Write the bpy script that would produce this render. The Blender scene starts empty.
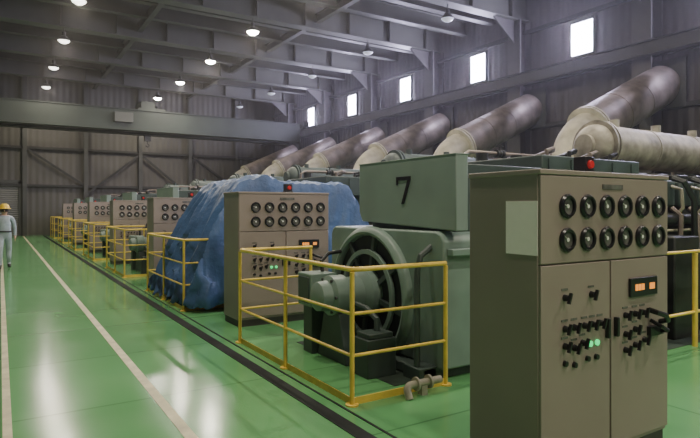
import bpy, bmesh, math, random
from mathutils import Vector, Matrix, noise
random.seed(7)
C = bpy.context.scene.collection
PI = math.pi
P = 4.9                      # spacing between generator sets along the hall
ORD = ['nearest','second','third','fourth','fifth','sixth','seventh','eighth','ninth','tenth','eleventh']

# ---------------------------------------------------------------- materials
def mat(name, col, rough=0.5, metal=0.0, var=0.12, scale=3.0, bump=0.0, bscale=40.0, emit=None, es=0.0, spec=0.5):
    m = bpy.data.materials.new(name); m.use_nodes = True
    nt = m.node_tree; b = nt.nodes['Principled BSDF']
    tc = nt.nodes.new('ShaderNodeTexCoord')
    n = nt.nodes.new('ShaderNodeTexNoise'); n.inputs['Scale'].default_value = scale; n.inputs['Detail'].default_value = 5
    nt.links.new(tc.outputs['Object'], n.inputs['Vector'])
    r = nt.nodes.new('ShaderNodeValToRGB')
    r.color_ramp.elements[0].position = 0.3; r.color_ramp.elements[1].position = 0.7
    r.color_ramp.elements[0].color = [c*(1-var) for c in col]+[1]
    r.color_ramp.elements[1].color = [min(1, c*(1+var)) for c in col]+[1]
    nt.links.new(n.outputs['Fac'], r.inputs['Fac']); nt.links.new(r.outputs['Color'], b.inputs['Base Color'])
    b.inputs['Roughness'].default_value = rough; b.inputs['Metallic'].default_value = metal
    b.inputs['Specular IOR Level'].default_value = spec
    if bump:
        n2 = nt.nodes.new('ShaderNodeTexNoise'); n2.inputs['Scale'].default_value = bscale
        nt.links.new(tc.outputs['Object'], n2.inputs['Vector'])
        bp = nt.nodes.new('ShaderNodeBump'); bp.inputs['Strength'].default_value = bump; bp.inputs['Distance'].default_value = 0.02
        nt.links.new(n2.outputs['Fac'], bp.inputs['Height']); nt.links.new(bp.outputs['Normal'], b.inputs['Normal'])
    if emit:
        b.inputs['Emission Color'].default_value = (*emit, 1); b.inputs['Emission Strength'].default_value = es
    return m

def corrugated(name, col, axis='X', pitch=0.3, rough=0.6, joint=0.0):
    m = mat(name, col, rough, 0.0, 0.25, 0.35)
    nt = m.node_tree; b = nt.nodes['Principled BSDF']
    tc = nt.nodes.new('ShaderNodeTexCoord')
    w = nt.nodes.new('ShaderNodeTexWave'); w.wave_type = 'BANDS'; w.bands_direction = axis
    w.inputs['Scale'].default_value = 0.314/pitch
    w.inputs['Distortion'].default_value = 0
    nt.links.new(tc.outputs['Object'], w.inputs['Vector'])
    bp = nt.nodes.new('ShaderNodeBump'); bp.inputs['Strength'].default_value = 0.4; bp.inputs['Distance'].default_value = 0.05
    nt.links.new(w.outputs['Fac'], bp.inputs['Height']); nt.links.new(bp.outputs['Normal'], b.inputs['Normal'])
    return m

def floor_mat():
    m = bpy.data.materials.new('green_floor_paint'); m.use_nodes = True
    nt = m.node_tree; N = nt.nodes.new; L = nt.links.new; b = nt.nodes['Principled BSDF']
    tc = N('ShaderNodeTexCoord')
    n = N('ShaderNodeTexNoise'); n.inputs['Scale'].default_value = 0.5; n.inputs['Detail'].default_value = 6; n.inputs['Roughness'].default_value = 0.55
    L(tc.outputs['Object'], n.inputs['Vector'])
    r = N('ShaderNodeValToRGB'); r.color_ramp.elements[0].position = 0.3; r.color_ramp.elements[1].position = 0.72
    r.color_ramp.elements[0].color = (0.115, 0.335, 0.125, 1); r.color_ramp.elements[1].color = (0.15, 0.40, 0.155, 1)
    L(n.outputs['Fac'], r.inputs['Fac'])
    br = N('ShaderNodeTexBrick'); br.offset = 0.0
    br.inputs['Scale'].default_value = 1.0; br.inputs['Brick Width'].default_value = 4.6; br.inputs['Row Height'].default_value = 1.63
    br.inputs['Mortar Size'].default_value = 0.012; br.inputs['Mortar Smooth'].default_value = 0.3
    br.inputs['Color1'].default_value = (1,1,1,1); br.inputs['Color2'].default_value = (0.93,0.93,0.93,1); br.inputs['Mortar'].default_value = (0.55,0.57,0.55,1)
    L(tc.outputs['Object'], br.inputs['Vector'])
    mx = N('ShaderNodeMix'); mx.data_type = 'RGBA'; mx.blend_type = 'MULTIPLY'; mx.inputs[0].default_value = 0.8
    L(r.outputs['Color'], mx.inputs[6]); L(br.outputs['Color'], mx.inputs[7])
    L(mx.outputs[2], b.inputs['Base Color'])
    n2 = N('ShaderNodeTexNoise'); n2.inputs['Scale'].default_value = 1.6; n2.inputs['Detail'].default_value = 4
    L(tc.outputs['Object'], n2.inputs['Vector'])
    r2 = N('ShaderNodeMapRange'); r2.inputs[1].default_value = 0.3; r2.inputs[2].default_value = 0.7; r2.inputs[3].default_value = 0.13; r2.inputs[4].default_value = 0.20
    L(n2.outputs['Fac'], r2.inputs[0]); L(r2.outputs[0], b.inputs['Roughness'])
    bp = N('ShaderNodeBump'); bp.inputs['Strength'].default_value = 0.10; bp.inputs['Distance'].default_value = 0.02
    L(n2.outputs['Fac'], bp.inputs['Height']); L(bp.outputs['Normal'], b.inputs['Normal'])
    return m

M = {}
M['floor'] = floor_mat()
M['stripe'] = mat('worn_floor_stripe', (0.58,0.55,0.36), 0.45, 0, 0.25, 6)
M['plate'] = mat('dark_steel_plate', (0.018,0.022,0.02), 0.75, 0.0, 0.3, 3, spec=0.2)
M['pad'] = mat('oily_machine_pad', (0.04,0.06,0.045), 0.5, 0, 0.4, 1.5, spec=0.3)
M['wall_r'] = corrugated('grey_cladding_side', (0.075,0.067,0.068), 'Y', 0.3)
M['wall_f'] = corrugated('grey_cladding_end', (0.105,0.10,0.086), 'X', 0.35)
M['wall_o'] = mat('plain_wall', (0.14,0.135,0.125), 0.8)
M['ceil'] = corrugated('roof_deck', (0.026,0.025,0.023), 'X', 0.3)
M['steel'] = mat('painted_structural_steel', (0.092,0.096,0.084), 0.6, 0.0, 0.15, 0.8)
M['steel_c'] = mat('grey_column_steel', (0.085,0.08,0.08), 0.6, 0.0, 0.2, 0.8)
M['steel_k'] = mat('dark_structural_steel', (0.035,0.036,0.033), 0.6, 0.0, 0.2, 0.8)
M['steel_l'] = mat('paler_structural_steel', (0.07,0.073,0.066), 0.55, 0.0, 0.2, 0.8)
M['crane'] = mat('dull_green_crane_paint', (0.028,0.040,0.030), 0.55, 0.0, 0.2, 1)
M['shutter'] = corrugated('shutter_slats', (0.17,0.165,0.15), 'Z', 0.12)
M['panel'] = mat('grey_beige_cabinet_enamel', (0.275,0.228,0.197), 0.42, 0.0, 0.06, 2.0, 0.05, 300)
M['panel_d'] = mat('cabinet_plinth_dark', (0.06,0.055,0.05), 0.6)
M['bezel'] = mat('black_gauge_bezel', (0.012,0.012,0.013), 0.3)
M['dial'] = mat('gauge_dial', (0.13,0.13,0.12), 0.25, 0, 0.4, 20)
M['needle'] = mat('pale_needle', (0.75,0.75,0.7), 0.4)
M['black'] = mat('black_plastic', (0.015,0.015,0.016), 0.35)
M['white'] = mat('white_paper', (0.98,0.88,0.88), 0.75, 0, 0.02, 30, spec=0.2)
M['amber'] = mat('amber_digits', (0.6,0.2,0.03), 0.5, emit=(1.0,0.33,0.05), es=1.0)
M['green_led'] = mat('green_led', (0.02,0.6,0.2), 0.4, emit=(0.02,1.0,0.25), es=1.1)
M['red'] = mat('red_beacon', (0.45,0.02,0.02), 0.25, emit=(1,0.05,0.04), es=0.12)
M['yellow'] = mat('yellow_rail_paint', (0.78,0.56,0.09), 0.4, 0, 0.15, 6)
M['teal'] = mat('grey_green_machine_paint', (0.195,0.275,0.235), 0.42, 0.0, 0.15, 2.5)
M['teal_p'] = mat('pale_grey_green_paint', (0.225,0.295,0.26), 0.45, 0.0, 0.1, 2.5)
M['teal_d'] = mat('dark_green_machine_paint', (0.05,0.075,0.065), 0.5, 0.0, 0.25, 2.5)
M['cavity_shade'] = mat('painted_cavity_shade', (0.015,0.02,0.019), 0.7, 0.0, 0.3, 5)  # near-black base colour carries the shade of a recessed fan end
M['engine'] = mat('oily_engine_metal', (0.03,0.034,0.031), 0.42, 0.3, 0.4, 4)
M['ink'] = mat('black_numeral_paint', (0.004,0.005,0.005), 0.6, spec=0.2)
M['cream'] = mat('cream_pipe_paint', (0.44,0.41,0.31), 0.55, 0, 0.35, 2)
M['drum'] = mat('weathered_metal_drum', (0.34,0.315,0.26), 0.55, 0.1, 0.5, 4.5, 0.15, 8)
M['lagging'] = mat('stained_metal_lagging', (0.225,0.188,0.158), 0.52, 0.3, 0.4, 2.2, 0.08, 12)
M['tarp'] = mat('blue_tarpaulin', (0.055,0.115,0.255), 0.45, 0, 0.25, 2.5, 0.5, 12)
M['shade'] = mat('lamp_shade_enamel', (0.06,0.06,0.06), 0.5, 0.2)
M['lens_on'] = mat('lit_lamp_lens', (1,1,1), 0.4, emit=(1.0,0.96,0.84), es=90)
M['lens_dim'] = mat('dim_lamp_lens', (1,1,1), 0.4, emit=(1.0,0.95,0.85), es=5)
M['lens_off'] = mat('unlit_lamp_lens', (0.6,0.6,0.65), 0.3, emit=(0.8,0.85,1.0), es=0.5)
M['pane'] = mat('daylit_pane', (0.8,0.85,1), 0.4, emit=(0.74,0.72,1.0), es=60)
M['cloth'] = mat('pale_blue_grey_coverall', (0.34,0.39,0.42), 0.8, 0, 0.15, 9)
M['skin'] = mat('skin', (0.50,0.30,0.21), 0.55, 0, 0.05)
M['boot'] = mat('black_boot', (0.02,0.02,0.02), 0.5)
M['helmet'] = mat('yellow_helmet', (0.85,0.58,0.06), 0.3, 0, 0.03)
M['hair'] = mat('dark_hair', (0.02,0.015,0.012), 0.7)

# ---------------------------------------------------------------- mesh builder
def basis(ax):
    a = Vector(ax).normalized()
    t = Vector((0,0,1)) if abs(a.z) < 0.9 else Vector((0,1,0))
    u = a.cross(t).normalized(); v = a.cross(u).normalized()
    return a, u, v

class MB:
    def __init__(s): s.bm = bmesh.new()
    def box(s, x0, x1, y0, y1, z0, z1):
        v = [s.bm.verts.new((x,y,z)) for x in (x0,x1) for y in (y0,y1) for z in (z0,z1)]
        for f in ((0,1,3,2),(4,6,7,5),(0,4,5,1),(2,3,7,6),(0,2,6,4),(1,5,7,3)):
            s.bm.faces.new([v[i] for i in f])
        return s
    def bar(s, p0, p1, w, h):
        p0, p1 = Vector(p0), Vector(p1); a, u, v = basis(p1-p0)
        vs = [s.bm.verts.new(p + u*i*w/2 + v*j*h/2) for p in (p0,p1) for i in (-1,1) for j in (-1,1)]
        for f in ((0,1,3,2),(4,6,7,5),(0,4,5,1),(2,3,7,6),(0,2,6,4),(1,5,7,3)):
            s.bm.faces.new([vs[i] for i in f])
        return s
    def lathe(s, prof, org, ax, seg=24, closed=False):
        o = Vector(org); a, u, v = basis(ax); rings = []
        for r, h in prof:
            c = o + a*h
            if r < 1e-6: rings.append([s.bm.verts.new(c)])
            else: rings.append([s.bm.verts.new(c + u*r*math.cos(2*PI*i/seg) + v*r*math.sin(2*PI*i/seg)) for i in range(seg)])
        pairs = list(zip(rings, rings[1:]))
        if closed: pairs.append((rings[-1], rings[0]))
        for A, B in pairs:
            for i in range(seg):
                j = (i+1) % seg
                if len(A) == 1 and len(B) == 1: continue
                if len(A) == 1: s.bm.faces.new((A[0], B[i], B[j]))
                elif len(B) == 1: s.bm.faces.new((A[i], A[j], B[0]))
                else: s.bm.faces.new((A[i], A[j], B[j], B[i]))
        return s
    def cyl(s, p0, p1, r, r1=None, seg=20):
        p0, p1 = Vector(p0), Vector(p1); L = (p1-p0).length
        r1 = r if r1 is None else r1
        return s.lathe([(0,0),(r,0),(r1,L),(0,L)], p0, p1-p0, seg)
    def ring(s, c, ax, ro, ri, th, seg=32):
        return s.lathe([(ro,0),(ro,th),(ri,th),(ri,0)], c, ax, seg, True)
    def tube(s, path, r, seg=12, caps=True):
        pts = [Vector(p) for p in path]; rings = []
        t0 = (pts[1]-pts[0]).normalized(); a, u, v = basis(t0)
        for i, p in enumerate(pts):
            t = (pts[min(i+1,len(pts)-1)] - pts[max(i-1,0)]).normalized()
            u = (u - t*u.dot(t)).normalized(); v = t.cross(u)
            rr = r[i] if isinstance(r, (list,tuple)) else r
            rings.append([s.bm.verts.new(p + u*rr*math.cos(2*PI*k/seg) + v*rr*math.sin(2*PI*k/seg)) for k in range(seg)])
        for A, B in zip(rings, rings[1:]):
            for k in range(seg):
                j = (k+1) % seg; s.bm.faces.new((A[k],A[j],B[j],B[k]))
        if caps: s.bm.faces.new(rings[0][::-1]); s.bm.faces.new(rings[-1])
        return s
    def prism(s, poly, a0, a1, ax='x'):
        def mk(p, a): return (a,p[0],p[1]) if ax == 'x' else ((p[0],a,p[1]) if ax == 'y' else (p[0],p[1],a))
        A = [s.bm.verts.new(mk(p,a0)) for p in poly]; B = [s.bm.verts.new(mk(p,a1)) for p in poly]
        n = len(poly)
        s.bm.faces.new(A[::-1]); s.bm.faces.new(B)
        for i in range(n): s.bm.faces.new((A[i],A[(i+1)%n],B[(i+1)%n],B[i]))
        return s
    def ibeam(s, p0, p1, w, h, t=0.03):
        p0, p1 = Vector(p0), Vector(p1); d = (p1-p0).normalized()
        side = d.cross(Vector((0,0,1))).normalized(); up = side.cross(d)
        def slab(cu, hw, hh):
            vs = [s.bm.verts.new(p + up*cu + side*i*hw + up*j*hh) for p in (p0,p1) for i in (-1,1) for j in (-1,1)]
            for f in ((0,1,3,2),(4,6,7,5),(0,4,5,1),(2,3,7,6),(0,2,6,4),(1,5,7,3)): s.bm.faces.new([vs[i] for i in f])
        slab(0, t/2, h/2-t); slab(h/2-t/2, w/2, t/2); slab(-h/2+t/2, w/2, t/2)
        return s
    def build(s, name, m, parent=None, bevel=0, smooth=True):
        bmesh.ops.recalc_face_normals(s.bm, faces=s.bm.faces)
        me = bpy.data.meshes.new(name); s.bm.to_mesh(me); s.bm.free()
        if smooth: me.shade_smooth(); me.set_sharp_from_angle(angle=0.6)
        me.materials.append(m)
        o = bpy.data.objects.new(name, me); C.objects.link(o)
        if parent: o.parent = parent
        if bevel:
            b = o.modifiers.new('bevel','BEVEL'); b.width = bevel; b.segments = 2; b.limit_method = 'ANGLE'
        return o

def bend(p0, p1, p2, rad, n=8):
    p0, p1, p2 = Vector(p0), Vector(p1), Vector(p2)
    a = p1 + (p0-p1).normalized()*rad; b = p1 + (p2-p1).normalized()*rad
    return [((1-t)**2)*a + 2*t*(1-t)*p1 + t*t*b for t in [i/n for i in range(n+1)]]

def tag(o, label=None, cat=None, group=None, kind=None):
    if label: o['label'] = label
    if cat: o['category'] = cat
    if group: o['group'] = group
    if kind: o['kind'] = kind
    return o
def thing(name, loc, label=None, cat=None, group=None, rz=0):
    o = bpy.data.objects.new(name, None); C.objects.link(o); o.location = loc; o.rotation_euler = (0,0,rz)
    o.empty_display_size = 0.2
    return tag(o, label, cat, group)
def struct(o): o['kind'] = 'structure'; return o
def copy_tree(o, parent=None):
    c = o.copy(); C.objects.link(c); c.parent = parent
    for ch in list(o.children): copy_tree(ch, c)
    return c
def repeat(proto, n, fn):
    """fn(k) -> (location, label)"""
    out = []
    for k in range(n):
        o = proto if k == 0 else copy_tree(proto)
        loc, lab = fn(k); o.location = loc; o['label'] = lab; out.append(o)
    return out

# ---------------------------------------------------------------- setting
XL, XR, YN, YF, ZC = -5.0, 16.9, -12.0, 37.4, 9.8
struct(MB().box(XL-.3, XR+.3, YN-.3, YF+.3, -0.2, 0).build('floor', M['floor']))
struct(MB().box(XL-.3, XR+.3, YN-.3, YF+.3, ZC, ZC+.2).build('ceiling', M['ceil']))
struct(MB().box(XR, XR+.3, YN-.3, YF+.3, 0, ZC).build('wall_right', M['wall_r']))
struct(MB().box(XL-.3, XL, YN-.3, YF+.3, 0, ZC).build('wall_left', M['wall_o']))
struct(MB().box(XL, XR, YF, YF+.3, 0, ZC).build('wall_far', M['wall_f']))
struct(MB().box(XL, XR, YN-.3, YN, 0, ZC).build('wall_near', M['wall_o']))
struct(MB().box(1.09, 1.17, YN, YF-.5, 0, 0.003).build('floor_stripe', M['stripe']))
struct(MB().box(0.015, 0.075, YN, YF-.5, 0, 0.003).build('floor_stripe', M['stripe']))
struct(MB().box(2.10, 2.22, YN, YF-.3, 0, 0.006).build('trench_cover', M['plate']))
struct(MB().box(2.32, 2.34, YN, YF-.3, 0, 0.005).build('trench_cover', M['plate']))
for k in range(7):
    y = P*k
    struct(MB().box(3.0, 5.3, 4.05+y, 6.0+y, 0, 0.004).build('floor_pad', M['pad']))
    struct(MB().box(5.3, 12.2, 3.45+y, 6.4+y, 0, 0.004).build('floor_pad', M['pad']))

COLY = [-0.2-2*P, -0.2-P, -0.2, -0.2+P, -0.2+2*P, 14.5, 19.4, 24.3, 29.2, 34.1]
for y in COLY:
    m = MB().ibeam((XL, y, 9.08), (XR, y, 9.08), 0.46, 1.0, 0.05)
    for x in range(-4, 17, 2): m.box(x-.012, x+.012, y-.2, y+.2, 8.62, 9.54)
    struct(m.build('roof_girder', M['steel'], smooth=False))
    m = MB().box(XR-.62, XR-.56, y-.3, y+.3, 0, 8.58).box(XR-.05, XR, y-.3, y+.3, 0, 8.58).box(XR-.6, XR-.02, y-.04, y+.04, 0, 8.58)
    m.prism([(XR-.56, 8.58), (XR-1.7, 8.58), (XR-.56, 7.7)], y-.03, y+.03, 'y')
    struct(m.build('wall_column', M['steel_c'], smooth=False))
for x in [-3.5, -1.4, 0.7, 2.8, 4.9, 7.0, 9.1, 11.2, 13.3, 15.4]:
    struct(MB().ibeam((x, YN, 9.69), (x, YF, 9.69), 0.12, 0.2, 0.02).build('roof_purlin', M['steel_k'], smooth=False))
for x in [4.9, 10.6]:
    struct(MB().ibeam((x, YN, 9.05), (x, YF, 9.05), 0.2, 0.34, 0.03).build('tie_beam', M['steel_l'], smooth=False))
for a, b in zip(COLY[4:], COLY[5:]+[39.0]):
    for f in (.333, .667):
        ym = a+(b-a)*f
        if ym < YF-.3:
            struct(MB().ibeam((-5, ym, 9.28), (XR, ym, 9.28), 0.3, 0.6, 0.04).build('secondary_roof_beam', M['steel_l'], smooth=False))
for x in (15.95, -4.2):
    struct(MB().ibeam((x, YN, 6.25), (x, YF, 6.25), 0.26, 0.42, 0.03).build('crane_runway_beam', M['steel_k'], smooth=False))
for z in (2.6, 4.6, 6.25, 8.2):
    struct(MB().box(XR-.14, XR-.01, YN, YF, z-.07, z+.07).build('wall_girt', M['steel_k'], smooth=False))
for x in (-2.0, 1.2, 4.4, 7.55, 10.7, 13.9):
    struct(MB().box(x-.11, x+.11, YF-.34, YF-.31, 0, 9.3).box(x-.11, x+.11, YF-.03, YF, 0, 9.3).box(x-.015, x+.015, YF-.32, YF-.02, 0, 9.3).build('end_wall_post', M['steel_l'], smooth=False))
for z in (2.9, 5.1, 7.4):
    struct(MB().box(XL, XR, YF-.2, YF-.01, z-.07, z+.07).build('end_wall_girt', M['steel_k'], smooth=False))
for a, b in (((4.4,2.4),(7.55,5.0)), ((7.55,5.0),(10.7,2.4)), ((1.2,5.1),(4.4,2.9)), ((10.7,5.1),(13.9,2.9))):
    struct(MB().bar((a[0], YF-.26, a[1]), (b[0], YF-.26, b[1]), 0.08, 0.12).build('end_wall_brace', M['steel_k'], smooth=False))
d = struct(MB().box(-1.7, 0.9, YF-.09, YF-.03, 0, 3.0).build('door_1', M['shutter']))
MB().box(-1.85, -1.7, YF-.16, YF-.02, 0, 3.15).box(.9, 1.05, YF-.16, YF-.02, 0, 3.15).box(-1.85, 1.05, YF-.16, YF-.02, 3.0, 3.2).build('door_frame', M['steel_l'], d, smooth=False)

# windows high on the right wall
for i in range(7):
    y = 7.1 - P + P*i; z = 7.4; hy, hz = .42, .55
    w = struct(MB().box(XR-.1, XR-.02, y-hy-.1, y-hy, z-hz-.1, z+hz+.1).box(XR-.1, XR-.02, y+hy, y+hy+.1, z-hz-.1, z+hz+.1)
        .box(XR-.1, XR-.02, y-hy, y+hy, z+hz, z+hz+.1).box(XR-.1, XR-.02, y-hy, y+hy, z-hz-.1, z-hz).build('window_%d' % (i+1), M['steel_l'], smooth=False))
    MB().box(XR-.05, XR-.02, y-hy, y+hy, z-hz, z+hz).build('window_pane', M['pane'], w, smooth=False)
    ld = bpy.data.lights.new('window_daylight', 'AREA'); ld.shape = 'RECTANGLE'; ld.size = 1.1; ld.size_y = .8; ld.energy = 340; ld.color = (0.72,0.67,1.0)
    lo = bpy.data.objects.new('window_daylight', ld); C.objects.link(lo); lo.location = (XR-.12, y, z); lo.rotation_euler = (0, math.radians(90), 0)

# ---------------------------------------------------------------- lamps
def make_lamp(lens):
    t = thing('high_bay_lamp', (0,0,0), 'x', 'ceiling lamp')
    MB().cyl((0,0,-.02),(0,0,.14),.018,seg=8).build('hanger_rod', M['steel'], t)
    MB().cyl((0,0,-.16),(0,0,-.02),.07).build('gear_housing', M['shade'], t)
    MB().lathe([(.07,-.15),(.11,-.18),(.20,-.30),(.23,-.36),(.22,-.36),(.19,-.30),(.10,-.185),(.06,-.16)], (0,0,0),(0,0,1)).build('lamp_shade', M['shade'], t)
    MB().lathe([(0,-.46),(.10,-.45),(.18,-.40),(.215,-.35),(.20,-.33),(0,-.33)], (0,0,0),(0,0,1)).build('lens', lens, t)
    return t
rows = [(2.1, 'aisle side row', M['lens_dim'], 170), (7.9, 'brightly lit middle row', M['lens_on'], 215), (13.0, 'dim row near the windows', M['lens_off'], 20)]
ys = COLY[::-1]
for x, nm, lens, en in rows:
    pr = make_lamp(lens)
    pr['group'] = 'ceiling lamps'
    repeat(pr, len(ys), lambda k: ((x, ys[k], 8.44), '%s high-bay lamp counted from the far end wall, %s' % ((['first']+ORD[1:])[k], nm)))
    for y in ys:
        ld = bpy.data.lights.new('lamp_light', 'AREA'); ld.shape = 'DISK'; ld.size = 0.36 if en > 200 else .25; ld.energy = en; ld.color = (1.0,0.89,0.73)
        lo = bpy.data.objects.new('lamp_light', ld); C.objects.link(lo); lo.location = (x, y, 7.97)

# ---------------------------------------------------------------- control cabinets
def make_cabinet():
    t = thing('control_cabinet', (0,0,0), 'x', 'control cabinet', 'beige control cabinets beside the machines')
    W, D, H = 0.69, 0.295, 1.82
    MB().box(-W, W, -D+.02, D, .09, H-.012).build('body', M['panel'], t, .006)
    MB().box(-W-.006, W+.006, -D-.004, D+.006, H-.03, H).build('top_cover', M['panel'], t, .005)
    MB().box(-W+.015, W-.015, -D+.03, D-.01, 0, .10).build('plinth', M['panel_d'], t)
    up = MB().box(-W+.004, W-.004, -D, -D+.02, 1.282, H-.035).build('instrument_panel', M['panel'], t, .004)
    MB().box(-.09,.13,-D-.006,-D,1.715,1.745).build('name_plate', M['dial'], up)
    for r, z in enumerate((1.61, 1.415)):
        for i in range(6):
            x = -.45 + .2*i
            g = MB().lathe([(.050,0),(.070,0),(.072,.012),(.062,.026),(.050,.024)], (x,-D,z), (0,-1,0), 24, True).build('gauge', M['bezel'], t)
            MB().lathe([(0,.008),(.052,.008),(.052,.002),(0,.002)], (x,-D,z), (0,-1,0), 24).build('dial_face', M['dial'], g)
            a = math.radians(random.choice([200,140,165,120,215]))
            q = MB().bar((x,-D-.011,z),(x+.045*math.cos(a),-D-.011,z+.045*math.sin(a) if math.sin(a)>0 else z+.03),.006,.003)
            q.lathe([(.012,0),(.012,.006),(0,.006)],(x,-D-.008,z),(0,-1,0),10)
            q.build('needle', M['needle'], g)
    def knob(mb, x, z, r=.018, lev=True):
        mb.cyl((x,-D-.002,z),(x,-D-.03,z),r,r*.8,12)
        if lev: mb.bar((x-.012,-D-.04,z-.03),(x+.012,-D-.04,z+.03),.012,.02)
    dl = MB().box(-W+.006, -.008, -D, -D+.02, .12, 1.272).build('door', M['panel'], t, .004)
    for x, z in ((-.47,1.08),(-.21,1.08),(-.47,.90),(-.38,.90),(-.28,.90),(-.20,.90),(-.12,.90),(-.47,.80),(-.38,.78),(-.30,.80)):
        q = MB(); knob(q, x, z, .021); q.build('selector_switch', M['black'], dl)
        MB().box(x-.03,x+.03,-D-.003,-D,z+.042,z+.054).build('switch_plate', M['dial'], dl)
    for x in (-.22,-.15):
        MB().lathe([(.018,0),(.018,.012),(0,.018)],(x,-D,.785),(0,-1,0),14).build('indicator_lamp', M['green_led'], dl)
    for x, z in ((-.47,.70),(-.38,.68),(-.25,.70),(-.16,.70)):
        MB().lathe([(.018,0),(.016,.02),(0,.022)],(x,-D,z),(0,-1,0),14).build('push_button', M['black'], dl)
    MB().box(-.06,-.035,-D-.03,-D,.80,.92).build('door_handle', M['black'], dl, .004)
    dr = MB().box(.008, W-.006, -D, -D+.02, .12, 1.272).build('door', M['panel'], t, .004)
    ds = MB().box(.20,.52,-D-.02,-D,1.03,1.15).build('digital_display', M['black'], dr, .004)
    for a, b in ((.25,.28),(.287,.317),(.324,.354),(.42,.48)):
        MB().box(a,b,-D-.023,-D-.019,1.07,1.11).build('display_digit', M['amber'], ds)
    for x, z in ((.16,.92),(.27,.92),(.36,.92),(.27,.82),(.16,.80),(.27,.72),(.16,.70),(.38,.74)):
        q = MB(); knob(q, x, z, .021); q.build('selector_switch', M['black'], dr)
        MB().box(x-.03,x+.03,-D-.003,-D,z+.042,z+.054).build('switch_plate', M['dial'], dr)
    q = MB().tube([(.43,-D-.01,.93),(.43,-D-.07,.92),(.50,-D-.09,.90),(.56,-D-.07,.86),(.57,-D-.01,.84)],.018,8)
    q.tube([(.45,-D-.01,.86),(.46,-D-.08,.83),(.52,-D-.09,.80),(.56,-D-.02,.78)],.014,8)
    q.box(.42,.58,-D-.03,-D,.76,.82).build('pull_handle', M['black'], dr)
    MB().box(.035,.06,-D-.03,-D,.80,.92).build('door_handle', M['black'], dr, .004)
    b = MB().box(.13,.25,-.02,.1,H,H+.025).box(.14,.24,-.01,.09,H+.02,H+.13).build('beacon_box', M['black'], t, .004)
    MB().cyl((.19,-.011,H+.075),(.19,-.03,H+.075),.03,.025).build('beacon_lens', M['red'], b)
    return t
cab = make_cabinet()
labs = ['largest beige-grey control cabinet in the right foreground with paper notice on its side',
 'beige control cabinet between the railed number 7 machine and the blue tarpaulin',
 'beige control cabinet just beyond the blue tarpaulin, third from the camera']
repeat(cab, 7, lambda k: ((3.39, 2.51+P*k, 0), labs[k] if k < 3 else '%s beige control cabinet from the camera in the receding row' % ORD[k]))
# the foreground cabinet stands a little further out into the aisle and is slightly slimmer
cab.location = (3.215, 2.37, 0); cab.scale = (.945, .945, 1)
n = MB().box(-.6925,-.689,-.275,-.03,1.33,1.64).build('paper_notice', M['white'], cab)
n['label'] = 'white paper sheet taped to the cabinet side'

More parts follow.
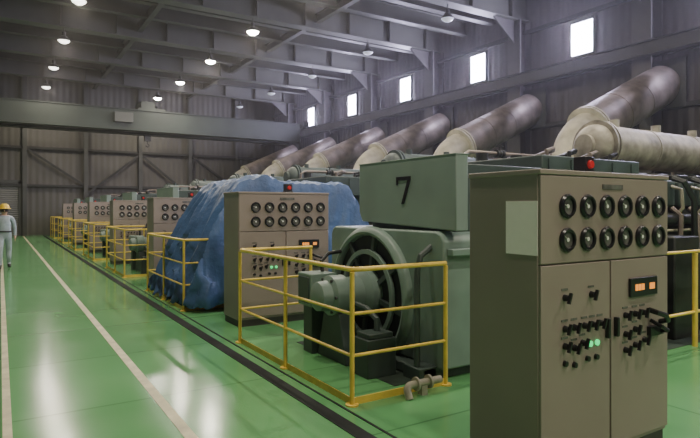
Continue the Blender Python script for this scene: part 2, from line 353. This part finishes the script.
# ---------------------------------------------------------------- generators
def make_generator():
    t = thing('generator', (0,0,0), 'x', 'generator', 'grey-green generators behind the yellow railings')
    MB().box(-.95,.9,-.95,-.70,0.0,.12).box(-.95,.9,.70,.95,0,.12).box(-.90,-.75,-.95,.95,.02,.11).box(.75,.9,-.95,.95,.02,.11).build('base_frame', M['teal_d'], t, .006)
    prof = [(-1.04,.10),(-1.04,1.29),(-1.0,1.35),(-.93,1.38),(.93,1.38),(.99,1.35),(1.02,1.29),(1.02,.10)]
    MB().prism(prof, -.74, .80, 'x').build('housing', M['teal'], t, .02)
    MB().box(-.70,.75,-1.12,-1.03,1.16,1.22).build('side_flange', M['teal'], t, .006)
    MB().box(-.70,.75,1.01,1.08,1.16,1.22).build('side_flange', M['teal'], t, .006)
    q = MB()
    for i in range(6): q.prism([(-1.04,.30+.075*i),(-1.07,.30+.075*i),(-1.04,.345+.075*i)], -.1,.6,'x')
    q.build('louvre_vent', M['teal'], t)
    cy, cz = .14, .66
    MB().lathe([(.74,0),(.74,.04),(.72,.07),(.68,.09),(.65,.08),(.64,.02),(.64,0)], (-.74,cy,cz), (-1,0,0), 56, True).build('end_shield', M['teal'], t)
    MB().lathe([(.65,0),(.65,.02),(0,.02)], (-.74,cy,cz), (-1,0,0), 48).build('opening_shade_disc', M['cavity_shade'], t)  # solid disc on the closed housing, recess shade painted in its colour
    for i in range(8):
        a = 2*PI*i/8+.2
        MB().bar((-.78,cy+.18*math.cos(a),cz+.18*math.sin(a)),(-.78,cy+.66*math.cos(a),cz+.66*math.sin(a)),.045,.05).build('spoke', M['teal_d'], t)
    MB().ring((-.78,cy,cz),(-1,0,0),.49,.44,.04,40).build('guard_ring', M['teal'], t)
    h = MB().lathe([(0,0),(.26,0),(.26,.12),(.19,.18),(.17,.34),(.21,.36),(.21,.52),(.16,.55),(.15,.66),(.08,.70),(0,.70)], (-.75,cy+.02,cz+.02), (-1,0,0), 28).build('bearing_housing', M['teal'], t)
    for i in range(6):
        a = 2*PI*i/6; MB().cyl((-1.27,cy+.02+.185*math.cos(a),cz+.02+.185*math.sin(a)),(-1.30,cy+.02+.185*math.cos(a),cz+.02+.185*math.sin(a)),.016,seg=6).build('bolt', M['engine'], h)
    MB().prism([(cy-.28,.0),(cy+.32,.0),(cy+.18,.50),(cy-.14,.50)], -1.24, -1.06, 'x').build('bearing_pedestal', M['teal_d'], t, .008)
    ex = MB().box(-1.34,-1.02,.42,.74,.52,.88).build('exciter_box', M['teal'], t, .012)
    MB().box(-1.355,-1.34,.46,.70,.56,.84).build('exciter_cover', M['teal_d'], ex, .004)
    MB().box(-1.30,-1.06,.48,.68,0,.52).build('exciter_stand', M['teal_d'], t, .006)
    MB().tube([(-1.1,.60,.86),(-1.1,.62,1.0),(-1.0,.64,1.08),(-.75,.66,1.1)],.022,8).build('cable_conduit', M['engine'], t)
    MB().box(-1.3,-.97,-.62,-.36,0,.36).box(-1.27,-.99,-.6,-.38,.36,.41).build('oil_sump_box', M['teal_d'], t, .008)
    MB().tube([(-1.1,-.48,.40),(-1.1,-.48,.52),(-1.1,-.3,.60),(-1.1,.0,.62)],.03,8).build('oil_pipe', M['teal_d'], t)
    MB().tube([(-.9,-.85,.1),(-.9,-.85,1.0),(-.86,-.85,1.15),(-.70,-.85,1.25)],.03,8).build('vent_pipe', M['teal_d'], t)
    b = MB().prism([(-1.16,1.39),(-1.16,2.10),(.45,2.10),(.45,1.56),(.39,1.45)], -.70,-.55,'x').build('terminal_box', M['teal_p'], t, .01)
    MB().box(-.705,-.54,-1.165,.455,2.09,2.10).build('box_lid', M['teal_p'], b, .003)
    MB().box(-.60,.4,-.75,.2,1.37,1.54).build('terminal_neck', M['teal_d'], t)
    MB().box(-.55,.72,-.95,.40,1.37,2.03).build('cable_box', M['teal_d'], t, .01)
    return t
gen = make_generator()
glab = ['grey-green generator marked 7 behind the nearest yellow railing',
        'generator hidden under the blue tarpaulin, beyond the one marked 7']
gens = repeat(gen, 7, lambda k: ((4.2, 4.95+P*k, 0), glab[k] if k < 2 else 'grey-green generator beyond the %s control cabinet of the row' % ORD[k]))
seven = [(-.105,.13),(.11,.13),(.11,.10),(.012,-.13),(-.025,-.13),(.068,.096),(-.08,.096),(-.08,.055),(-.105,.055)]
nb = [c for c in gens[0].children if c.name.startswith('terminal_box')][0]
MB().prism([(-.38-p[0]*1.1, 1.78+p[1]*1.08) for p in seven], -.708, -.700, 'x').build('number_seven', M['ink'], nb, smooth=False)
for ch in list(gens[1].children):
    if ch.name.split('.')[0] in ('terminal_box','cable_box','terminal_neck','exciter_box','exciter_stand','cable_conduit'):
        for g_ in list(ch.children): bpy.data.objects.remove(g_)
        bpy.data.objects.remove(ch)
MB().box(-.72,.72,-.85,.45,1.37,1.86).build('terminal_box', M['teal'], gens[1])

t = thing('drain_pipe', (2.98,3.70,0), 'short cream flanged pipe elbow on the floor beside the railing of machine 7', 'pipe')
MB().tube([(.30,.05,.10)]+bend((.30,.05,.10),(-.08,.05,.10),(-.08,-.0,.0),.06)+[(-.08,0,.0)],.032,12).build('pipe_elbow', M['cream'], t)
for x in (.02,.16): MB().cyl((x,.05,.10),(x+.02,.05,.10),.058).build('flange', M['cream'], t)
MB().box(.07,.13,.02,.08,0,.08).build('pipe_foot', M['cream'], t)

# ---------------------------------------------------------------- yellow railings
def make_railing():
    t = thing('safety_railing', (0,0,0), 'x', 'railing', 'yellow tube railings round the generators')
    L = 2.50
    for x, y in ((0,0),(0,L/2),(0,L),(1.0,0),(.95,L)):
        p = MB().cyl((x,y,0),(x,y,1.08),.020,seg=12).build('post', M['yellow'], t)
        MB().cyl((x,y,0),(x,y,.012),.055,seg=14).build('foot_plate', M['yellow'], p)
    for z, nm in ((1.1,'top_rail'),(.74,'middle_rail'),(.40,'lower_rail')):
        path = [(1.0,0,z)] + bend((1.0,0,z),(0,0,z),(0,L,z),.06,5) + bend((0,0,z),(0,L,z),(.97,L,z),.06,5) + [(.97,L,z)]
        MB().tube(path,.021 if z>1 else .014,10).build(nm, M['yellow'], t)
    MB().box(-.004,.004,0,L,.0,.06).build('toe_board', M['yellow'], t)
    MB().box(0,1.0,-.004,.004,.0,.06).build('toe_board', M['yellow'], t)
    return t
rl = make_railing()
rlab = ['yellow tube railing round the front of the machine marked 7','yellow tube railing in front of the blue tarpaulin']
repeat(rl, 7, lambda k: ((2.42, 3.84+P*k, 0), rlab[k] if k < 2 else 'yellow tube railing beyond the %s control cabinet of the row' % ORD[k]))
t = thing('walkway_railing', (6.0,3.38,0), 'yellow railing beside the dark engine at the right edge, behind the foreground cabinet', 'railing')
for x in (-.6, .82, 2.0): MB().cyl((x,0,0),(x,0,1.08),.03,seg=12).build('post', M['yellow'], t)
for z, nm in ((1.1,'top_rail'),(.40,'lower_rail')):
    MB().cyl((-.6,0,z),(2.0,0,z),.018,seg=10).build(nm, M['yellow'], t)

# ---------------------------------------------------------------- engines
def make_engine():
    t = thing('diesel_engine', (0,0,0), 'x', 'engine', 'diesel engines behind the generators')
    MB().box(-2.9,3.0,-.85,.85,0,.22).build('bed_frame', M['teal_d'], t, .01)
    MB().prism([(-.55,.22),(-.72,.6),(-.72,1.1),(-.82,1.35),(-.5,1.72),(.5,1.72),(.82,1.35),(.72,1.1),(.72,.6),(.55,.22)], -2.7,2.8,'x').build('engine_block', M['engine'], t, .012)
    MB().lathe([(0,0),(.68,0),(.72,.05),(.72,.3),(0,.3)],(-2.98,0,.92),(1,0,0),32).build('flywheel_guard', M['teal_d'], t)
    for s in (-1,1):
        for i in range(7):
            x = -.9+.52*i
            h = MB().box(x-.2,x+.2,min(s*.34,s*.82),max(s*.34,s*.82),1.62,1.98).build('cylinder_head', M['teal_d'], t, .03)
            MB().box(x-.15,x+.15,min(s*.40,s*.76),max(s*.40,s*.76),1.98,2.07).build('rocker_cover', M['engine'], h, .02)
            MB().cyl((x,s*.80,.95),(x,s*.86,.95),.13,seg=16).build('inspection_cover', M['teal_d'], t)
            MB().tube([(x+.1,s*.84,1.45),(x+.1,s*.97,1.6),(x+.1,s*.95,1.85),(x+.1,s*.8,1.9)],.025,7).build('injector_pipe', M['cream'], t)
        MB().tube([(-2.4,s*.93,.55),(-.8,s*.93,.55),(1.2,s*.93,.62),(2.6,s*.93,.62)],.05,10).build('oil_pipe', M['lagging'], t)
        MB().tube([(-1.2,s*.9,1.45),(2.6,s*.9,1.45)],.075,12).build('water_manifold', M['engine'], t)
    MB().tube([(-.8,0,1.95),(2.9,0,1.95)],.17,16).build('exhaust_manifold', M['lagging'], t)
    c = MB().box(-2.95,-1.05,-.82,.82,1.84,2.20).build('air_cooler_housing', M['teal_d'], t, .015)
    q = MB()
    for i in range(5): q.box(-2.85+.4*i,-2.83+.4*i,-.84,-.82,1.88,2.16)
    q.build('housing_ribs', M['teal_d'], c)
    for i in range(4):
        x = -2.6+.42*i
        MB().tube([(x,-.6,2.18),(x,-.6,2.28),(x+.12,-.6,2.31),(x+.25,-.5,2.31),(x+.3,-.2,2.26),(x+.3,-.1,2.18)],.028,8).build('coolant_pipe', M['engine'] if i%2 else M['lagging'], c)
    for x in (-2.75,-1.5,-2.1): MB().cyl((x,.3,2.2),(x,.3,2.32),.08,seg=14).build('filler_cap', M['engine'], c)
    MB().tube([(-2.7,.70,2.15),(-2.7,.70,2.32),(-2.6,.70,2.38),(2.5,.70,2.38),(2.6,.70,2.30),(2.6,.70,1.7)],.028,10).build('overhead_pipe', M['lagging'], t)
    for x in (-2.0,.6):
        v = MB().lathe([(0,-.07),(.06,-.07),(.06,-.05),(.04,-.03),(.055,0),(.04,.03),(.06,.05),(.06,.07),(0,.07)],(x,.70,2.38),(1,0,0),14).cyl((x,.70,2.38),(x,.70,2.48),.012,seg=8).build('valve', M['engine'], t)
        MB().ring((x,.70,2.48),(0,0,1),.06,.045,.012,16).bar((x-.05,.70,2.486),(x+.05,.70,2.486),.01,.01).build('handwheel', M['engine'], v)
    MB().box(-2.6,-1.4,-.6,.6,1.6,1.9).build('cooler_support', M['teal_d'], t)
    MB().lathe([(0,0),(.2,0),(.34,.06),(.36,.18),(.28,.26),(.3,.36),(.24,.5),(0,.52)],(2.55,0,1.95),(1,0,0),24).build('turbocharger', M['lagging'], t)
    for z in (1.1,1.25): MB().tube([(-2.6,-.86,z),(-1.6,-.9,z),(-1.5,-.9,z+.2),(0.4,-.9,z+.2)],.02,6).build('fuel_line', M['cream'], t)
    MB().box(-1.2,-.62,-1.35,-.95,0,1.25).build('filter_housing', M['engine'], t, .02)
    MB().box(-2.2,-1.35,-1.3,-.95,0,.8).build('pump_skid', M['engine'], t, .02)
    for x in (-.2,.15,.5,.85,1.2): MB().lathe([(0,0),(.12,0),(.13,.05),(.13,1.0),(.08,1.12),(0,1.15)],(x,-1.1,0),(0,0,1),18).build('oil_filter', M['engine'], t)
    for x in (-.45,.0,.35,.7,1.05): MB().tube([(x,-.98,.1),(x,-1.02,.9),(x+.1,-.98,1.5),(x+.1,-.86,1.6)],.035,8).build('riser_pipe', M['lagging'], t)
    for x in (-.4,.1,.6,1.1): MB().tube([(x,-.9,2.0),(x,-1.05,1.95),(x+.15,-1.1,1.7),(x+.2,-1.08,1.3),(x+.2,-1.1,1.1)],.04,8).build('return_pipe', M['engine'], t)
    return t
eng = make_engine()
repeat(eng, 7, lambda k: ((8.1, 5.0+P*k, 0), 'dark diesel engine at the right edge behind the foreground cabinet' if k == 0 else
    '%s diesel engine from the camera, behind the control cabinets' % ORD[k]))

def make_silencer(m, fit=True):
    t = thing('silencer_drum', (0,0,0), 'x', 'silencer')
    MB().lathe([(0,0),(.14,.0),(.24,.05),(.30,.14),(.31,.2),(.31,4.2),(.24,4.3),(0,4.3)],(-1.9,0,0),(1,0,0),32).build('drum', m, t)
    for x in (-1.70,-1.62): MB().ring((x,0,0),(1,0,0),.37,.29,.04).build('flange', m, t)
    for x in (-.5,.7,2.1): MB().ring((x,0,0),(1,0,0),.32,.30,.04).build('band', m, t)
    MB().cyl((-1.96,0,0),(-1.89,0,0),.15).build('end_boss', m, t)
    for x in (-1.4,1.6): MB().prism([(-.3,-.43),(.3,-.43),(.22,-.15),(-.22,-.15)],x-.05,x+.05,'x').build('saddle', M['engine'], t)
    for x in (-1.3,-.2,.9): MB().cyl((x,-.05,.28),(x,-.05,.40),.07,seg=12).build('top_nozzle', m, t)
    return t
s = make_silencer(M['drum']); s.location = (9.0, 5.0, 2.50)
tag(s, 'large weathered metal cylindrical drum lying on top of the engine, upper right', 'silencer')
s2 = make_silencer(M['teal_d']); s2['group'] = 'dark drums lying on the far engines'
repeat(s2, 5, lambda k: ((9.0, 5.0+P*(k+1), 2.50), '%s dark drum from the camera, on an engine beyond the machine marked 7' % (['first']+ORD[1:])[k]))

# ---------------------------------------------------------------- exhaust ducts
def make_duct():
    t = thing('exhaust_duct', (0,0,0), 'x', 'exhaust duct', 'sloping stained metal exhaust ducts')
    A = Vector((-.2,0,3.35)); B = Vector((4.0,0,5.25)); d = (B-A).normalized()
    MB().tube([(-.2,0,1.6),(-.2,0,2.6)]+bend((-.2,0,2.2),A,B,.75,10)+[A+d*.95],.48,24).build('riser', M['cream'], t)
    MB().lathe([(0,.9),(.52,.9),(.60,1.0),(.60,4.67),(0,4.67)], A, d, 36).build('sloping_pipe', M['lagging'], t)
    for s_ in (.80,.90): MB().ring(A+d*s_, d, .63,.48,.05).build('flange', M['cream'], t)
    for s_ in (2.0,3.1): MB().ring(A+d*s_, d, .612,.58,.04).build('lagging_band', M['lagging'], t)
    for z in (2.3,2.42): MB().ring((-.2,0,z),(0,0,1),.60,.46,.06).build('flange', M['cream'], t)
    MB().tube([(-1.05,.6,1.95)]+bend((-1.05,.6,1.95),(-.45,.1,1.95),(-.35,0,2.3),.2)+[(-.2,0,2.2)],.22,16).build('inlet_pipe', M['lagging'], t)
    MB().box(4.0,4.06,-.75,.75,4.55,6.0).build('wall_collar', M['steel_l'], t, smooth=False)
    q = MB()
    for sx in (-.35,.35):
        for sy in (-.35,.35): q.box(-.2+sx-.05,-.2+sx+.05,sy-.05,sy+.05,0,1.65)
    q.box(-.62,.22,-.42,.42,1.55,1.65); q.build('support_frame', M['steel_k'], t, smooth=False)
    MB().bar((2.6,-.1,4.2),(2.6,-.1,0.0),.12,.12).bar((2.6,-.1,2.0),(4.1,-.1,3.0),.08,.08).build('prop_leg', M['steel_k'], t, smooth=False)
    return t
dk = make_duct()
repeat(dk, 6, lambda k: ((12.75, 4.4+P*(k+1), 0), '%s stained metal exhaust duct sloping up to the right wall, counted from the camera' % ORD[k]))

t = thing('wall_pipe', (16.2, 12, 3.4), 'long metal pipe running along the right wall below the windows', 'pipe')
MB().cyl((0,-20,0),(0,25,0),.12).build('pipe', M['lagging'], t)
for y in range(-18,25,5): MB().box(-.1,.68,y-.04,y+.04,-.2,-.12).build('bracket', M['steel_k'], t, smooth=False)

# ---------------------------------------------------------------- blue tarpaulin over the second generator
def tarp():
    bm = bmesh.new(); nx, ny = 170, 140
    x0, x1, y0, y1 = 2.55, 5.85, 8.46, 11.15
    g = []
    for i in range(nx+1):
        row = []
        for j in range(ny+1):
            x = x0+(x1-x0)*i/nx; y = y0+(y1-y0)*j/ny
            u = max(0,(3.34-x)/.79); w = max(0,(x-5.4)/.45)
            a = 1-min(1,u)**1.35*.95 - min(1,w)*.42
            ylo = max(0,(8.68-y)/.22); yhi = max(0,(y-10.5)/.65)
            b = 1-min(1,ylo)*.95 - min(1,yhi)*.90
            top = 2.0 + .10*max(0,1-abs(x-3.75)/.4) + .05*max(0,1-abs(y-9.0)/.3)
            z = top*max(.03, min(a,b))
            ed = min(1, max(u, w, ylo, yhi))
            p = Vector((x*1.5,y*1.5,z*1.2))
            f1 = noise.noise(p*1.1)
            c1 = abs(((x*1.3+y*2.1+z*1.0+.9*f1) % 1)-.5)*2
            c2 = abs(((x*2.3-y*1.7+z*1.6+1.3*f1) % 1)-.5)*2
            c3 = abs(noise.noise(p*5.2+Vector((1,7,3))))
            cr = .5*c1+.5*c2
            z += .03*f1 - .14*cr*(.3+.7*ed) - .06*c3
            fold = abs(((y*2.9+.9*f1) % 1)-.5)*2
            fold2 = abs(((x*2.6+.9*f1) % 1)-.5)*2
            px = x - (.14*fold+.07*cr+.05*c3)*min(1,u*1.5) + .06*fold*min(1,w)
            py = y - .10*fold2*min(1,ylo) + .12*fold2*min(1,yhi)
            z = max(z+.07, .02+.03*c3)
            row.append(bm.verts.new((px,py,z)))
        g.append(row)
    for i in range(nx):
        for j in range(ny): bm.faces.new((g[i][j],g[i+1][j],g[i+1][j+1],g[i][j+1]))
    m = MB(); m.bm.free(); m.bm = bm
    o = m.build('tarpaulin', M['tarp'])
    s = o.modifiers.new('thick','SOLIDIFY'); s.thickness = .006
    return tag(o, 'blue tarpaulin draped over the machine beyond number 7', 'tarpaulin')
tarp()

# ---------------------------------------------------------------- overhead crane
t = thing('overhead_crane', (0,32.0,6.465), 'dull green overhead crane spanning the hall near the end wall', 'crane')
for y in (-.8,.8):
    MB().box(-3.95,15.75,y-.2,y+.2,-.75,.30).box(-3.95,15.75,y-.27,y+.27,.28,.33).box(-3.95,15.75,y-.27,y+.27,-.79,-.74).build('main_girder', M['crane'], t, smooth=False)
for x in (-4.2,15.95):
    e = MB().box(x-.2,x+.2,-1.4,1.4,.1,.45).build('end_carriage', M['crane'], t, .01)
    for y in (-1.15,1.15): MB().cyl((x-.06,y,.13),(x+.06,y,.13),.125).build('wheel', M['engine'], e)
tr = MB().box(6.2,7.6,-1.0,1.0,.33,.45).box(6.4,7.1,-.7,.4,.45,.85).cyl((6.4,.6,.65),(7.5,.6,.65),.22).build('trolley', M['crane'], t, smooth=False)
for x in (6.8,6.95): MB().cyl((x,0,-.9),(x,0,.4),.012,seg=6).build('hoist_rope', M['engine'], tr)
MB().box(6.72,7.03,-.1,.1,-1.2,-.9).tube([(6.87,0,-1.2),(6.87,0,-1.32),(6.97,0,-1.42),(6.9,0,-1.52),(6.78,0,-1.46)],.03,8).build('hook_block', M['engine'], tr)
MB().box(5.0,5.9,-1.2,-1.0,-.4,.1).build('control_box', M['steel'], t, .01)

# ---------------------------------------------------------------- person walking towards the camera
def make_person(loc):
    V = {}; E = []; R = {}; names = []
    def j(n, p, r, par=None):
        V[n] = p; R[n] = r; names.append(n)
        if par: E.append((par, n))
    j('pelvis',(0,0,.90),.135); j('waist',(0,-.005,1.04),.125,'pelvis'); j('chest',(0,-.01,1.22),.145,'waist'); j('collar',(0,0,1.36),.10,'chest')
    j('neck',(0,-.01,1.43),.052,'collar'); j('skull0',(0,-.02,1.50),.072,'neck'); j('skull',(0,-.02,1.575),.088,'skull0'); j('crown',(0,-.01,1.635),.07,'skull')
    for s, nm, f in ((-1,'l',1),(1,'r',-1)):
        j(nm+'sh',(s*.175,0,1.345),.068,'collar'); j(nm+'el',(s*.235,.03-.05*f*.6,1.10),.05,nm+'sh'); j(nm+'wr',(s*.245,-.06-.12*f,.90),.034,nm+'el')
        j(nm+'palm',(s*.245,-.08-.13*f,.845),.036,nm+'wr')
        for q in range(4):
            L = (.062,.072,.068,.052)[q]; dx = (q-1.5)*.018
            j(nm+'f%da'%q,(s*.245+.0*dx,-.08-.13*f+dx,.80),.010,nm+'palm'); j(nm+'f%db'%q,(s*.240,-.088-.13*f+dx,.80-L),.008,nm+'f%da'%q)
        j(nm+'t1',(s*.235,-.115-.13*f,.835),.012,nm+'palm'); j(nm+'t2',(s*.230,-.135-.13*f,.795),.009,nm+'t1')
        j(nm+'hip',(s*.09,0,.86),.10,'pelvis'); j(nm+'kn',(s*.10,-.14*f-.03,.48),.070,nm+'hip')
        ank = (s*.105,-.20 if f > 0 else .22,.10 if f > 0 else .15)
        j(nm+'cf',(s*.10,(-.17 if f>0 else .08),.32),.064,nm+'kn'); j(nm+'an',ank,.050,nm+'cf')
        j(nm+'toe',(s*.115,ank[1]-.17,.045 if f>0 else .05),.043,nm+'an')
    me = bpy.data.meshes.new('person_skeleton')
    idx = {n:i for i,n in enumerate(names)}
    me.from_pydata([V[n] for n in names],[(idx[a],idx[b]) for a,b in E],[])
    o = bpy.data.objects.new('tmp', me); C.objects.link(o)
    sm = o.modifiers.new('skin','SKIN'); sm.use_smooth_shade = True
    lay = me.skin_vertices[0].data
    for n in names:
        r = R[n]; lay[idx[n]].radius = (r*(1.25 if n in ('pelvis','waist','chest') else 1), r)
    lay[idx['pelvis']].use_root = True
    ss = o.modifiers.new('sub','SUBSURF'); ss.levels = 2; ss.render_levels = 2
    bpy.context.view_layer.update()
    dg = bpy.context.evaluated_depsgraph_get()
    nm = bpy.data.meshes.new_from_object(o.evaluated_get(dg))
    bpy.data.objects.remove(o)
    nm.materials.clear()
    for k in ('cloth','skin','boot'): nm.materials.append(M[k])
    for p in nm.polygons:
        z = p.center.z; x = abs(p.center.x)
        p.material_index = 1 if (z > 1.42 or (x > .19 and z < .885)) else (2 if z < .13 else 0)
        p.use_smooth = True
    t = thing('person', loc, 'person in pale coveralls and yellow hard hat walking up the aisle', 'person')
    b = bpy.data.objects.new('body', nm); C.objects.link(b); b.parent = t
    lo = min(v.co.z for v in nm.vertices); b.location.z = -lo
    dz = -lo
    MB().lathe([(.155,0),(.15,.012),(.118,.018),(.112,.07),(.085,.115),(.04,.135),(0,.138)],(0,-.02,1.60+dz),(0,0,1),24).prism([(-.09,-.10),(.09,-.10),(.06,-.19),(-.06,-.19)],1.60+dz,1.612+dz,'z').build('hard_hat', M['helmet'], t)
    MB().lathe([(.096,0),(.104,.05),(.098,.09)],(0,-.005,1.52+dz),(0,0,1),20).build('hair', M['hair'], t)
    MB().lathe([(0,-.022),(.012,-.012),(.016,0),(.006,.02),(0,.024)],(0,-.108,1.545+dz),(0,.15,1),10).build('nose', M['skin'], t)
    for s in (-1,1):
        MB().lathe([(0,-.010),(.010,0),(0,.010)],(s*.032,-.100,1.572+dz),(0,1,0),10).build('eye', M['boot'], t)
        MB().lathe([(0,-.012),(.022,0),(0,.012)],(s*.088,-.02,1.555+dz),(1,0,0),10).build('ear', M['skin'], t)
    MB().box(-.025,.025,-.098,-.085,1.508+dz,1.515+dz).build('mouth', M['hair'], t)
    MB().lathe([(.165,0),(.168,.02),(.165,.04)],(0,0,.98+dz),(0,0,1),24).build('belt', M['boot'], t)
    return t
make_person((0.10,17.4,0))

# ---------------------------------------------------------------- camera and slightly hazy air
cd = bpy.data.cameras.new('camera'); cd.sensor_width = 36; cd.lens = 28.8; cd.shift_y = -11/700; cd.clip_end = 200
cam = bpy.data.objects.new('camera', cd); C.objects.link(cam)
cam.location = (0,0,1.6); cam.rotation_euler = (PI/2, 0, -math.atan(350/560))
bpy.context.scene.camera = cam
w = bpy.data.worlds.new('world'); bpy.context.scene.world = w; w.use_nodes = True
w.node_tree.nodes['Background'].inputs[0].default_value = (0.3,0.33,0.4,1); w.node_tree.nodes['Background'].inputs[1].default_value = 0.0
vs = w.node_tree.nodes.new('ShaderNodeVolumeScatter'); vs.inputs['Density'].default_value = 0.0015; vs.inputs['Anisotropy'].default_value = 0.8
vs.inputs['Color'].default_value = (0.95,0.92,0.93,1)
w.node_tree.links.new(vs.outputs[0], w.node_tree.nodes['World Output'].inputs['Volume'])
